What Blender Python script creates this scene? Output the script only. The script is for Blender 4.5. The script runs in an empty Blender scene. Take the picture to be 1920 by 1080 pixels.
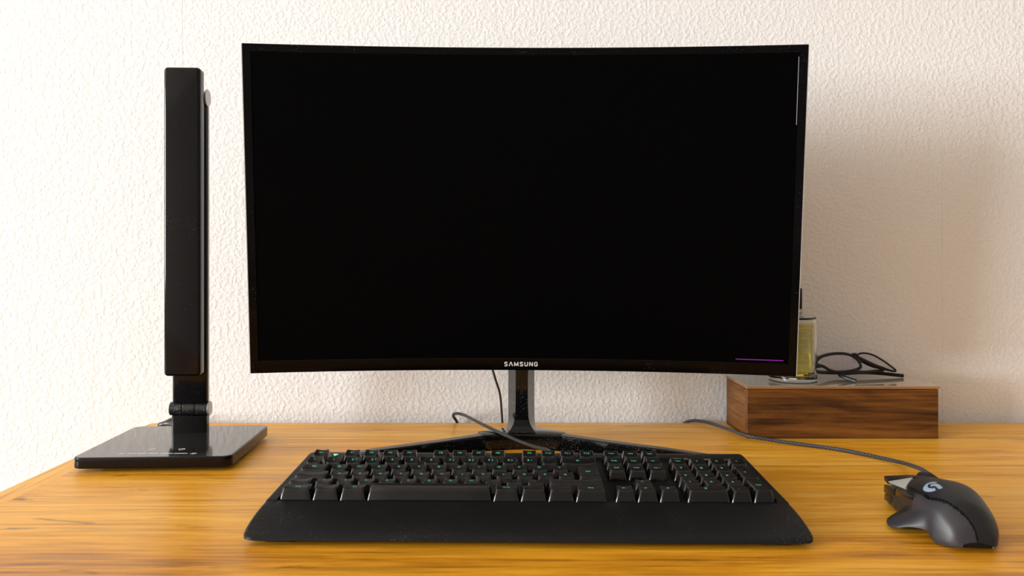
import bpy, bmesh, math, random
from mathutils import Vector, Matrix
from mathutils.bvhtree import BVHTree
random.seed(7)
sc = bpy.context.scene
col = sc.collection
DESK = 0.75            # height of the desk top above the floor
MM = 0.001

# ------------------------------------------------------------------ camera
F_PX, CX, CY, CAM_H = 1450.0, 950.0, 490.0, 222.0      # calibrated on the photo (px, px, px, mm above desk)
cam_d = bpy.data.cameras.new('camera')
cam = bpy.data.objects.new('camera', cam_d); col.objects.link(cam)
cam.location = (0, 0, DESK + CAM_H * MM); cam.rotation_euler = (math.pi / 2, 0, 0)
cam_d.sensor_width = 36; cam_d.lens = 36 * F_PX / 1920
cam_d.shift_x = (960 - CX) / 1920; cam_d.shift_y = -(540 - CY) / 1920
cam_d.clip_start = 0.02
cam_d.dof.use_dof = True; cam_d.dof.focus_distance = 0.86; cam_d.dof.aperture_fstop = 9.0
sc.camera = cam

# ------------------------------------------------------------------ world, light, exposure
w = bpy.data.worlds.new('world'); sc.world = w; w.use_nodes = True
bg = w.node_tree.nodes['Background']; bg.inputs[0].default_value = (0.80, 0.90, 1.0, 1); bg.inputs[1].default_value = 1.0
WIN_X, WIN_Y0, WIN_Y1, WIN_Z0, WIN_Z1 = -6.2, -3.8, -1.0, 0.60, 2.80
ld = bpy.data.lights.new('window_daylight', 'AREA'); ld.shape = 'RECTANGLE'
ld.size = WIN_Z1 - WIN_Z0 - 0.1; ld.size_y = WIN_Y1 - WIN_Y0 - 0.1
ld.energy = 770; ld.color = (0.955, 0.98, 1.0)
lo = bpy.data.objects.new('window_daylight', ld); col.objects.link(lo)
lo.location = (WIN_X - 0.10, (WIN_Y0 + WIN_Y1) / 2, (WIN_Z0 + WIN_Z1) / 2)
lo.rotation_euler = (0, -math.pi / 2, 0)
sc.view_settings.view_transform = 'Standard'; sc.view_settings.look = 'None'
sc.view_settings.exposure = 0.0; sc.view_settings.gamma = 1.0
sc.view_settings.use_curve_mapping = False
sc.cycles.use_denoising = True
sc.cycles.max_bounces = 10

# ------------------------------------------------------------------ materials
def lin(c): return tuple(((x / 255) / 12.92 if x / 255 <= .04045 else ((x / 255 + .055) / 1.055) ** 2.4) for x in c)
def principled(name, color, rough=.5, spec=.5, metal=0., coat=0., emit=None, emit_s=0.):
    m = bpy.data.materials.new(name); m.use_nodes = True
    b = m.node_tree.nodes['Principled BSDF']
    b.inputs['Base Color'].default_value = (*color, 1); b.inputs['Roughness'].default_value = rough
    b.inputs['Specular IOR Level'].default_value = spec; b.inputs['Metallic'].default_value = metal
    b.inputs['Coat Weight'].default_value = coat
    if emit: b.inputs['Emission Color'].default_value = (*emit, 1); b.inputs['Emission Strength'].default_value = emit_s
    return m
def nd(m, t, **kw):
    n = m.node_tree.nodes.new(t)
    for k, v in kw.items():
        if k in n.inputs: n.inputs[k].default_value = v
        else: setattr(n, k, v)
    return n
def lk(m, a, b): m.node_tree.links.new(a, b)
def ramp(m, fac, stops):
    r = nd(m, 'ShaderNodeValToRGB'); e = r.color_ramp.elements
    while len(e) < len(stops): e.new(.5)
    for el, (p, c) in zip(e, stops): el.position = p; el.color = (*c, 1)
    lk(m, fac, r.inputs[0]); return r.outputs[0]
def mapped(m, scale, loc=(0, 0, 0), rnd=True):
    tc = nd(m, 'ShaderNodeTexCoord'); mp = nd(m, 'ShaderNodeMapping')
    mp.inputs['Scale'].default_value = scale; mp.inputs['Location'].default_value = loc
    lk(m, tc.outputs['Object'], mp.inputs[0])
    if not rnd: return mp.outputs[0]
    oi = nd(m, 'ShaderNodeObjectInfo'); mu = nd(m, 'ShaderNodeMath', operation='MULTIPLY'); mu.inputs[1].default_value = 37.0
    lk(m, oi.outputs['Random'], mu.inputs[0])
    ad = nd(m, 'ShaderNodeVectorMath', operation='ADD'); lk(m, mp.outputs[0], ad.inputs[0]); lk(m, mu.outputs[0], ad.inputs[1])
    return ad.outputs[0]
def wood(name, stops, grain=(1.3, 14, 14), rough=(.28, .45), axis='X', coat=.0, tone=.09, spec=.36):
    sw = (lambda t: t) if axis == 'X' else (lambda t: (t[1], t[0], t[2]))
    m = principled(name, (1, 1, 1), .35, spec, coat=coat); b = m.node_tree.nodes['Principled BSDF']
    big = mapped(m, sw((1.5, 7, 7)))
    n0 = nd(m, 'ShaderNodeTexNoise', Scale=1.3, Detail=2.0); lk(m, big, n0.inputs[0])
    v1 = mapped(m, sw(grain))
    wob = nd(m, 'ShaderNodeVectorMath', operation='SCALE'); wob.inputs['Scale'].default_value = 3.2; lk(m, n0.outputs['Color'], wob.inputs[0])
    ad = nd(m, 'ShaderNodeVectorMath', operation='ADD'); lk(m, v1, ad.inputs[0]); lk(m, wob.outputs[0], ad.inputs[1])
    n1 = nd(m, 'ShaderNodeTexNoise', Scale=1.6, Detail=9.0, Roughness=.70, Distortion=.3); lk(m, ad.outputs[0], n1.inputs[0])
    fib = mapped(m, sw((11, 330, 330)))
    n2 = nd(m, 'ShaderNodeTexNoise', Scale=1.0, Detail=3.0); lk(m, fib, n2.inputs[0])
    mx = nd(m, 'ShaderNodeMix', data_type='FLOAT'); mx.inputs[0].default_value = .36
    lk(m, n1.outputs[0], mx.inputs[2]); lk(m, n0.outputs[0], mx.inputs[3])
    mx2 = nd(m, 'ShaderNodeMix', data_type='FLOAT'); mx2.inputs[0].default_value = .28
    lk(m, mx.outputs[0], mx2.inputs[2]); lk(m, n2.outputs[0], mx2.inputs[3])
    oi = nd(m, 'ShaderNodeObjectInfo'); ma = nd(m, 'ShaderNodeMath', operation='MULTIPLY_ADD'); ma.inputs[1].default_value = tone; ma.inputs[2].default_value = -tone / 2
    lk(m, oi.outputs['Random'], ma.inputs[0])
    sm = nd(m, 'ShaderNodeMath', operation='ADD'); lk(m, mx2.outputs[0], sm.inputs[0]); lk(m, ma.outputs[0], sm.inputs[1])
    c = ramp(m, sm.outputs[0], stops)
    # dark knots and short cracks
    kn = mapped(m, sw((5.5, 30, 30)))
    n3 = nd(m, 'ShaderNodeTexNoise', Scale=1.5, Detail=4.0, Roughness=.6, Distortion=1.2); lk(m, kn, n3.inputs[0])
    kf = ramp(m, n3.outputs[0], [(0, (0, 0, 0)), (.645, (0, 0, 0)), (.75, (.85, .85, .85))])
    kx = nd(m, 'ShaderNodeMix', data_type='RGBA'); lk(m, kf, kx.inputs[0]); lk(m, c, kx.inputs[6]); kx.inputs[7].default_value = (*stops[0][1], 1)
    st = mapped(m, sw((3.4, 125, 125)))
    n4 = nd(m, 'ShaderNodeTexNoise', Scale=1.0, Detail=3.0, Roughness=.6); lk(m, st, n4.inputs[0])
    sf = ramp(m, n4.outputs[0], [(0, (0, 0, 0)), (.56, (0, 0, 0)), (.72, (.45, .45, .45))])
    sx = nd(m, 'ShaderNodeMix', data_type='RGBA'); lk(m, sf, sx.inputs[0]); lk(m, kx.outputs[2], sx.inputs[6]); sx.inputs[7].default_value = (*stops[0][1], 1)
    lk(m, sx.outputs[2], b.inputs['Base Color'])
    mr = nd(m, 'ShaderNodeMapRange'); mr.inputs['To Min'].default_value = rough[0]; mr.inputs['To Max'].default_value = rough[1]
    lk(m, n1.outputs[0], mr.inputs[0]); lk(m, mr.outputs[0], b.inputs['Roughness'])
    bp = nd(m, 'ShaderNodeBump', Strength=.12, Distance=.001); lk(m, mx2.outputs[0], bp.inputs['Height']); lk(m, bp.outputs[0], b.inputs['Normal'])
    return m
def plaster(name, color, scale=1.0, strength=.30):
    m = principled(name, color, .85, .25); b = m.node_tree.nodes['Principled BSDF']
    v = mapped(m, (1, 1, 1), rnd=True)
    a = nd(m, 'ShaderNodeTexNoise', Scale=190 * scale, Detail=2.0, Roughness=.5, Distortion=.0); lk(m, v, a.inputs[0])
    c = nd(m, 'ShaderNodeTexNoise', Scale=62 * scale, Detail=1.0); lk(m, v, c.inputs[0])
    r = nd(m, 'ShaderNodeMapRange', interpolation_type='SMOOTHSTEP'); r.inputs['From Min'].default_value = .38; r.inputs['From Max'].default_value = .68
    lk(m, a.outputs[0], r.inputs[0])
    mu = nd(m, 'ShaderNodeMath', operation='MULTIPLY_ADD'); mu.inputs[1].default_value = .6; lk(m, c.outputs[0], mu.inputs[0]); lk(m, r.outputs[0], mu.inputs[2])
    bp = nd(m, 'ShaderNodeBump', Strength=strength, Distance=.0016); lk(m, mu.outputs[0], bp.inputs['Height']); lk(m, bp.outputs[0], b.inputs['Normal'])
    return m
def speckled(name, color, rough, spec, dust, amt=.74, scale=700, coat=0.):
    """black plastic with settled dust specks"""
    m = principled(name, color, rough, spec, coat=coat); b = m.node_tree.nodes['Principled BSDF']
    v = mapped(m, (1, 1, 1))
    a = nd(m, 'ShaderNodeTexNoise', Scale=scale, Detail=1.0); lk(m, v, a.inputs[0])
    g = nd(m, 'ShaderNodeTexNoise', Scale=28.0, Detail=2.0); lk(m, v, g.inputs[0])
    s = nd(m, 'ShaderNodeMath', operation='MULTIPLY_ADD'); s.inputs[1].default_value = .25; lk(m, g.outputs[0], s.inputs[0]); lk(m, a.outputs[0], s.inputs[2])
    f = ramp(m, s.outputs[0], [(0, (0, 0, 0)), (amt + .13, (0, 0, 0)), (min(1, amt + .19), (1, 1, 1))])
    x = nd(m, 'ShaderNodeMix', data_type='RGBA'); lk(m, f, x.inputs[0]); x.inputs[6].default_value = (*color, 1); x.inputs[7].default_value = (*dust, 1)
    lk(m, x.outputs[2], b.inputs['Base Color'])
    return m

WOOD_STOPS = [(.28, (.085, .027, .005)), (.36, (.33, .115, .007)), (.44, (.64, .265, .011)), (.53, (.85, .395, .020)), (.68, (.95, .60, .13))]
M = {
 'desk': wood('desk_acacia_wood', WOOD_STOPS, grain=(1.1, 26, 26)),
 'desk_end': wood('desk_end_grain_strip', WOOD_STOPS, grain=(1.1, 26, 26), axis='Y'),
 'desk_leg': wood('desk_leg_wood', WOOD_STOPS),
 'box': wood('box_walnut_wood', [(.37, (.008, .003, .001)), (.44, (.045, .014, .002)), (.53, (.135, .047, .006)), (.66, (.27, .11, .018))], grain=(1.6, 24, 24), rough=(.42, .55), tone=.08),
 'lid_edge': wood('lid_edge_wood', [(.25, (.16, .075, .03)), (.55, (.36, .19, .08)), (.8, (.5, .3, .14))], grain=(2, 20, 20)),
 'laminate': speckled('grey_brown_laminate', (.46, .40, .31), .20, .6, (.52, .45, .35), .8, 300, coat=1.0),
 'wallpaper': plaster('white_woodchip_wallpaper', (.81, .80, .785)),
 'room': principled('warm_grey_room_paint', (.34, .315, .285), .9, .2),
 'ceiling': principled('white_ceiling_paint', (.75, .73, .70), .9, .2),
 'floor': wood('oak_floor', [(.2, (.10, .05, .02)), (.5, (.25, .14, .06)), (.8, (.36, .22, .11))]),
 'win_white': principled('white_window_lacquer', (.8, .8, .78), .35),
 'screen': principled('switched_off_screen', (.0004, .0004, .0005), .5, .03),
 'bezel': speckled('glossy_black_bezel', (.001, .001, .0013), .08, .14, (.2, .2, .2), .755, 1300),
 'mon_back': principled('satin_black_shell', (.010, .010, .011), .35, .5),
 'stand': speckled('dusty_glossy_black_stand', (.003, .003, .0035), .06, .32, (.42, .42, .43), .718, 1300),
 'logo': principled('silver_print', (.60, .57, .55), .4, .5),
 'kb_case': speckled('matte_black_keyboard_case', (.0052, .0052, .0056), .5, .20, (.16, .16, .16), .705, 1300),
 'key': speckled('black_keycap_plastic', (.0050, .0045, .0053), .12, .5, (.12, .12, .12), .84, 900),
 'key_top': speckled('matte_keycap_top', (.0055, .0052, .0056), .42, .22, (.12, .12, .12), .83, 900),
 'legend': principled('green_backlit_legend', (.05, .28, .15), .5, .3, emit=(.06, .46, .22), emit_s=.75),
 'led': principled('green_indicator', (.2, .8, .35), .4, emit=(.22, .9, .36), emit_s=.7),
 'rubber': principled('black_rubber', (.008, .008, .008), .7, .3),
 'lamp': speckled('glossy_black_lamp_lacquer', (.003, .0027, .0036), .09, .27, (.16, .16, .16), .755, 1300),
 'lamp_plate': speckled('dusty_black_glass_plate', (.016, .016, .015), .10, .62, (.20, .19, .18), .74, 1500, coat=.08),
 'hinge': speckled('scuffed_black_hinge', (.008, .008, .009), .35, .5, (.35, .35, .36), .69, 900),
 'silver': principled('brushed_silver_cap', (.46, .45, .44), .42, .5, metal=.75),
 'trim': principled('pale_highlight_trim', (.40, .39, .40), .3, .6),
 'print': principled('white_touch_print', (.75, .73, .72), .5),
 'led_white': principled('frosted_led_panel', (.7, .7, .68), .6),
 'mouse_body': principled('glossy_black_mouse_chassis', (.004, .004, .004), .32, .25),
 'mouse_top': principled('matte_charcoal_mouse_shell', (.0095, .0092, .0105), .45, .34),
 'mouse_side': principled('satin_grey_side_panel', (.019, .0183, .0225), .50, .6),
 'grip': None,
 'mouse_logo': principled('pale_blue_logo', (.22, .29, .37), .45),
 'mouse_grey': principled('light_grey_button_inlay', (.30, .29, .26), .5),
 'gloss_btn': principled('glossy_dark_button', (.008, .007, .006), .14, .34),
 'cable': principled('black_cable_jacket', (.012, .012, .0125), .38, .5),
 'braid': None,
 'frame': principled('black_acetate_frame', (.005, .005, .006), .30, .32),
 'metal_hinge': principled('small_steel_hinge', (.55, .45, .30), .3, metal=.9),
 'purple': principled('painted_purple_streak', (.1, .0, .1), .4, emit=(.27, .02, .33), emit_s=.8),
 'pale_line': principled('painted_pale_streak', (.1, .1, .1), .4, emit=(.45, .38, .5), emit_s=.7),
}
def bumpy(name, color, rough, scale, strength, voronoi=False):
    m = principled(name, color, rough, .34); b = m.node_tree.nodes['Principled BSDF']
    v = mapped(m, (1, 1, 1))
    a = nd(m, 'ShaderNodeTexVoronoi', Scale=scale) if voronoi else nd(m, 'ShaderNodeTexNoise', Scale=scale, Detail=2.0)
    lk(m, v, a.inputs[0]); bp = nd(m, 'ShaderNodeBump', Strength=strength, Distance=.0006)
    lk(m, a.outputs[0], bp.inputs['Height']); lk(m, bp.outputs[0], b.inputs['Normal']); return m
M['grip'] = bumpy('textured_rubber_thumb_grip', (.013, .013, .012), .33, 900, .8, True)
def braid_mat():
    m = principled('braided_black_cable', (.01, .01, .012), .55, .4); b = m.node_tree.nodes['Principled BSDF']
    tc = nd(m, 'ShaderNodeTexCoord'); ck = nd(m, 'ShaderNodeTexChecker', Scale=1.0)
    mp = nd(m, 'ShaderNodeMapping'); mp.inputs['Scale'].default_value = (8, 1, 1); mp.inputs['Rotation'].default_value = (0, 0, .0)
    lk(m, tc.outputs['UV'], mp.inputs[0]); lk(m, mp.outputs[0], ck.inputs[0])
    ck.inputs[1].default_value = (.005, .005, .007, 1); ck.inputs[2].default_value = (.085, .090, .105, 1)
    lk(m, ck.outputs[0], b.inputs['Base Color'])
    bp = nd(m, 'ShaderNodeBump', Strength=.6, Distance=.0005); lk(m, ck.outputs[1], bp.inputs['Height']); lk(m, bp.outputs[0], b.inputs['Normal'])
    return m
M['braid'] = braid_mat()
def glass_mat(name, color, rough=0., ior=1.45):
    m = bpy.data.materials.new(name); m.use_nodes = True; b = m.node_tree.nodes['Principled BSDF']
    b.inputs['Base Color'].default_value = (*color, 1); b.inputs['Transmission Weight'].default_value = 1.0
    b.inputs['Roughness'].default_value = rough; b.inputs['IOR'].default_value = ior; return m
M['bottle'] = glass_mat('clear_bottle_glass', (.96, .97, .93), .02)
M['perfume'] = glass_mat('yellow_perfume', (.92, .74, .10), .0, 1.33)
def thin_glass(name, tint, refl=.06):
    m = bpy.data.materials.new(name); m.use_nodes = True; nt = m.node_tree; nt.nodes.remove(nt.nodes['Principled BSDF'])
    t = nt.nodes.new('ShaderNodeBsdfTransparent'); t.inputs[0].default_value = (*tint, 1)
    g = nt.nodes.new('ShaderNodeBsdfGlossy'); g.inputs['Roughness'].default_value = .02
    f = nt.nodes.new('ShaderNodeFresnel'); f.inputs[0].default_value = 1.45
    x = nt.nodes.new('ShaderNodeMixShader'); nt.links.new(f.outputs[0], x.inputs[0]); nt.links.new(t.outputs[0], x.inputs[1]); nt.links.new(g.outputs[0], x.inputs[2])
    nt.links.new(x.outputs[0], nt.nodes['Material Output'].inputs[0]); return m
M['lens'] = thin_glass('spectacle_lens', (.90, .86, .88))
M['pane'] = thin_glass('window_pane_glass', (.97, .98, .98))

# ------------------------------------------------------------------ mesh helpers (local units: mm -> m)
def link(name, me, mat, parent=None, smooth=True, angle=35, loc=(0, 0, 0), rot=(0, 0, 0)):
    if mat is not None and not me.materials: me.materials.append(M[mat])
    if smooth:
        for p in me.polygons: p.use_smooth = True
        me.set_sharp_from_angle(angle=math.radians(angle))
    o = bpy.data.objects.new(name, me); col.objects.link(o)
    o.location = Vector(loc) * MM; o.rotation_euler = rot
    if parent: o.parent = parent
    return o
def from_bm(bm, name):
    bmesh.ops.recalc_face_normals(bm, faces=bm.faces)
    bmesh.ops.scale(bm, vec=(MM,) * 3, verts=bm.verts)
    me = bpy.data.meshes.new(name); bm.to_mesh(me); bm.free(); return me
def pyd(name, vs, fs):
    bm = bmesh.new(); vv = [bm.verts.new(v) for v in vs]
    for f in fs:
        try: bm.faces.new([vv[i] for i in f])
        except ValueError: pass
    return from_bm(bm, name)
def box_me(name, x0, x1, y0, y1, z0, z1, bev=0., seg=2):
    bm = bmesh.new(); bmesh.ops.create_cube(bm, size=1)
    for v in bm.verts: v.co = Vector(((x0 + x1) / 2 + v.co.x * (x1 - x0), (y0 + y1) / 2 + v.co.y * (y1 - y0), (z0 + z1) / 2 + v.co.z * (z1 - z0)))
    if bev: bmesh.ops.bevel(bm, geom=bm.edges[:], offset=bev, segments=seg, profile=.5, affect='EDGES')
    return from_bm(bm, name)
def rrect(x0, x1, y0, y1, r, n=6):
    pts = []
    for cx, cy, a0 in ((x1 - r, y1 - r, 0), (x0 + r, y1 - r, 90), (x0 + r, y0 + r, 180), (x1 - r, y0 + r, 270)):
        for k in range(n + 1):
            a = math.radians(a0 + 90 * k / n); pts.append((cx + r * math.cos(a), cy + r * math.sin(a)))
    return pts
def prism_me(name, pts, z0, z1, bev=0., seg=2, axis='z'):
    """closed outline extruded; bev rounds both rims"""
    n = len(pts); bm = bmesh.new()
    def inset(d):
        out = []
        for i in range(n):
            a, b, c = Vector(pts[i - 1]), Vector(pts[i]), Vector(pts[(i + 1) % n])
            t1, t2 = (b - a).normalized(), (c - b).normalized()
            n1, n2 = Vector((-t1.y, t1.x)), Vector((-t2.y, t2.x)); nn = n1 + n2
            if nn.length < 1e-6: nn = n1
            nn = nn.normalized(); k = max(.4, nn.dot(n1)); out.append(b + nn * d / k)
        return out
    rings = []
    if bev:
        for k in range(seg + 1):
            a = math.pi / 2 * k / seg; rings.append((bev * (1 - math.sin(a)), z0 + bev * (1 - math.cos(a))))
        for k in range(seg + 1):
            a = math.pi / 2 * k / seg; rings.append((bev * (1 - math.cos(a)), z1 - bev * (1 - math.sin(a))))
    else: rings = [(0, z0), (0, z1)]
    rv = []
    for d, z in rings:
        p = inset(d) if d > 1e-6 else [Vector(q) for q in pts]
        rv.append([bm.verts.new((q.x, q.y, z) if axis == 'z' else ((q.x, z, q.y) if axis == 'y' else (z, q.x, q.y))) for q in p])
    for a, b in zip(rv, rv[1:]):
        for i in range(n): bm.faces.new((a[i], a[(i + 1) % n], b[(i + 1) % n], b[i]))
    bm.faces.new(rv[0][::-1]); bm.faces.new(rv[-1])
    return from_bm(bm, name)
def lathe_me(name, prof, n=40, axis='z'):
    bm = bmesh.new(); rings = []
    for r, z in prof:
        if r < 1e-6: rings.append([bm.verts.new((0, 0, z))]); continue
        rings.append([bm.verts.new((r * math.cos(2 * math.pi * k / n), r * math.sin(2 * math.pi * k / n), z)) for k in range(n)])
    for a, b in zip(rings, rings[1:]):
        for k in range(n):
            if len(a) == 1 and len(b) == 1: continue
            if len(a) == 1: bm.faces.new((a[0], b[k], b[(k + 1) % n]))
            elif len(b) == 1: bm.faces.new((a[k], a[(k + 1) % n], b[0]))
            else: bm.faces.new((a[k], a[(k + 1) % n], b[(k + 1) % n], b[k]))
    if axis == 'x':
        for v in bm.verts: v.co = Vector((v.co.z, v.co.x, v.co.y))
    return from_bm(bm, name)
def catmull(P, sub=8, closed=False):
    P = [Vector(p) for p in P]; out = []; n = len(P); m = n if closed else n - 1
    for i in range(m):
        p1, p2 = P[i], P[(i + 1) % n]
        p0 = P[(i - 1) % n] if closed or i > 0 else p1 * 2 - p2
        p3 = P[(i + 2) % n] if closed or i + 2 < n else p2 * 2 - p1
        for k in range(sub):
            t = k / sub
            out.append(.5 * ((2 * p1) + (p2 - p0) * t + (2 * p0 - 5 * p1 + 4 * p2 - p3) * t * t + (3 * p1 - p0 - 3 * p2 + p3) * t ** 3))
    if not closed: out.append(P[-1])
    return out
def tube_me(name, P, r, n=10, sub=8, closed=False, flat=1.0, uvlen=None):
    """round (or flattened) tube through control points; r number or function of 0..1"""
    C = catmull(P, sub, closed) if sub else [Vector(p) for p in P]
    m = len(C); bm = bmesh.new(); up = None; rings = []; uvl = bm.loops.layers.uv.new('uv'); dist = [0.]
    for a, b in zip(C, C[1:]): dist.append(dist[-1] + (b - a).length)
    for i, c in enumerate(C):
        t = (C[(i + 1) % m] - C[i - 1]) if closed else (C[min(i + 1, m - 1)] - C[max(i - 1, 0)])
        t = t.normalized()
        if up is None:
            up = Vector((0, 0, 1)) if abs(t.z) < .9 else Vector((0, 1, 0))
        up = (up - t * up.dot(t)).normalized(); s = t.cross(up)
        rr = r(i / (m - 1)) if callable(r) else r
        rings.append([bm.verts.new(c + (s * math.cos(2 * math.pi * k / n) + up * flat * math.sin(2 * math.pi * k / n)) * rr) for k in range(n)])
    for i in range(m if closed else m - 1):
        a, b = rings[i], rings[(i + 1) % m]
        for k in range(n):
            f = bm.faces.new((a[k], a[(k + 1) % n], b[(k + 1) % n], b[k]))
            if uvlen:
                d0, d1 = dist[i] / uvlen, dist[min(i + 1, m - 1)] / uvlen
                for l, (uu, vv) in zip(f.loops, ((k / n, d0), ((k + 1) / n, d0), ((k + 1) / n, d1), (k / n, d1))): l[uvl].uv = (uu, vv)
    if not closed: bm.faces.new(rings[0][::-1]); bm.faces.new(rings[-1])
    return from_bm(bm, name)
def thing(name, label, cat, x, y, z=0, rz=0., rot=None, group=None):
    o = bpy.data.objects.new(name, None); col.objects.link(o); o.empty_display_size = .02
    o.location = (x * MM, y * MM, DESK + (z + (.25 if cat != 'desk' else 0)) * MM); o.rotation_euler = rot or (0, 0, rz)
    o['label'] = label; o['category'] = cat
    if group: o['group'] = group
    return o
def struct(name, me, mat, parent=None, smooth=False):
    o = link(name, me, mat, parent, smooth)
    if not parent: o['kind'] = 'structure'
    return o
def U(x, y, d):       # photo measurement -> mm in the room (x right, y depth, z above desk)
    return Vector(((x - CX) / F_PX * d, d, CAM_H - (y - CY) / F_PX * d))
_txt = {}
def text_me(s, size, thick=.15, bold=0., flip=False):
    key = (s, size, thick, bold, flip)
    if key in _txt: return _txt[key]
    cu = bpy.data.curves.new('t', 'FONT'); cu.body = s; cu.size = size; cu.align_x = 'CENTER'; cu.align_y = 'CENTER'
    cu.extrude = thick / 2; cu.offset = bold; cu.resolution_u = 3
    o = bpy.data.objects.new('t', cu); col.objects.link(o); bpy.context.view_layer.update()
    me = bpy.data.meshes.new_from_object(o.evaluated_get(bpy.context.evaluated_depsgraph_get()))
    bpy.data.objects.remove(o); me.materials.clear()
    me.transform(Matrix.Scale(MM, 4)); _txt[key] = me; return me

# ------------------------------------------------------------------ the room
D0 = -DESK * 1000
WALL_Y, DESK_BACK = 1080.0, 1062.0
def wb(name, x0, x1, y0, y1, z0, z1, mat, bev=0, parent=None):   # metres, absolute
    me = box_me(name, x0 * 1000, x1 * 1000, y0 * 1000, y1 * 1000, z0 * 1000, z1 * 1000, bev)
    return struct(name, me, mat, parent)
RX1, RY0, CEIL = 2.6, -4.6, 3.0
wb('floor', WIN_X - .25, RX1 + .1, RY0 - .1, 1.28, -.1, 0, 'floor')
wb('ceiling', WIN_X - .25, RX1 + .1, RY0 - .1, 1.28, CEIL, CEIL + .1, 'ceiling')
wall_back = wb('wall_back', WIN_X - .25, RX1 + .1, WALL_Y * MM, 1.28, 0, CEIL, 'room')
wb('wall_right', RX1, RX1 + .1, RY0, WALL_Y * MM, 0, CEIL, 'room')
wb('wall_front', WIN_X - .25, RX1 + .1, RY0 - .1, RY0, 0, CEIL, 'room')
bm = bmesh.new()
def addbox(bm, x0, x1, y0, y1, z0, z1):
    r = bmesh.ops.create_cube(bm, size=1)
    for v in r['verts']: v.co = Vector(((x0 + x1) / 2 + v.co.x * (x1 - x0), (y0 + y1) / 2 + v.co.y * (y1 - y0), (z0 + z1) / 2 + v.co.z * (z1 - z0))) * 1000
for a in ((RY0, WIN_Y0, 0, CEIL), (WIN_Y1, WALL_Y * MM, 0, CEIL), (WIN_Y0, WIN_Y1, 0, WIN_Z0), (WIN_Y0, WIN_Y1, WIN_Z1, CEIL)):
    addbox(bm, WIN_X - .25, WIN_X, *a)
wl = struct('wall_left', from_bm(bm, 'wall_left'), 'room')
# window in the left wall
win = bpy.data.objects.new('window_1', None); col.objects.link(win); win['kind'] = 'structure'
win.location = (WIN_X - .17, (WIN_Y0 + WIN_Y1) / 2, WIN_Z0)
ww, wh = (WIN_Y1 - WIN_Y0) * 500, (WIN_Z1 - WIN_Z0) * 1000
for nm, y0, y1, z0, z1 in (('window_frame', -ww, ww, 0, 55), ('window_frame', -ww, ww, wh - 55, wh), ('window_frame', -ww, -ww + 55, 55, wh - 55), ('window_frame', ww - 55, ww, 55, wh - 55), ('mullion', -35, 35, 55, wh - 55)):
    link(nm, box_me(nm, -30, 30, y0, y1, z0, z1, 4), 'win_white', win)
for y0, y1 in ((-ww + 55, -35), (35, ww - 55)):
    link('pane', box_me('pane', -3, 3, y0, y1, 55, wh - 55), 'pane', win, smooth=False)
# wallpaper strips, 53 cm wide, butt-jointed
x = 78 - 530 * 13; k = 0
while x < RX1 * 1000:
    a, b = max(x, WIN_X * 1000), min(x + 530, RX1 * 1000)
    if b - a > 5:
        me = box_me('wallpaper_strip', -(b - a) / 2 + .06, (b - a) / 2 - .06, -.6, .2, 0, CEIL * 1000 - 4, .22, 1)
        o = link('wallpaper_strip', me, 'wallpaper', wall_back, smooth=False)
        o.location = ((a + b) / 2 * MM, WALL_Y * MM - .0003, .002)
    x += 530; k += 1

# ------------------------------------------------------------------ desk
desk = thing('desk', 'amber acacia wood desk with a framed left end against the white wall', 'desk', 0, 0)
DX0, DX1 = -487, 1150
joints = [DESK_BACK, 1008, 893, 762, 628, 500, 380, 262, 180]
for i, (b, a) in enumerate(zip(joints, joints[1:])):
    x0 = -467 + (a + b) / 2 * 0
    me = box_me('plank', 0, DX1 - DX0 - 26, -(b - a) / 2 + .06, (b - a) / 2 - .06, -26, 0, .18, 1)
    link('plank', me, 'desk', desk, smooth=False, loc=(DX0 + 26, (a + b) / 2, 0))
# frame strip along the left end, slightly narrower towards the wall
strip = prism_me('end_strip', [(DX0 + 25.9, 180), (DX0 + 25.9, DESK_BACK), (DX0 + 9, DESK_BACK), (DX0 + 2, DESK_BACK - 2), (DX0, DESK_BACK - 9), (DX0, 180)][::-1], -26, 0.0, .5, 2)
for p in strip.polygons: pass
link('end_strip', strip, 'desk_end', desk, angle=40)
for x in (-440, 1080):
    for y in (235, 1005): link('leg', box_me('leg', x - 30, x + 30, y - 30, y + 30, D0, -26, 2), 'desk_leg', desk)
link('apron', box_me('apron', -410, 1050, 215, 235, -100, -26, 1), 'desk_leg', desk)
link('apron', box_me('apron', -410, 1050, 1005, 1025, -100, -26, 1), 'desk_leg', desk)

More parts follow.
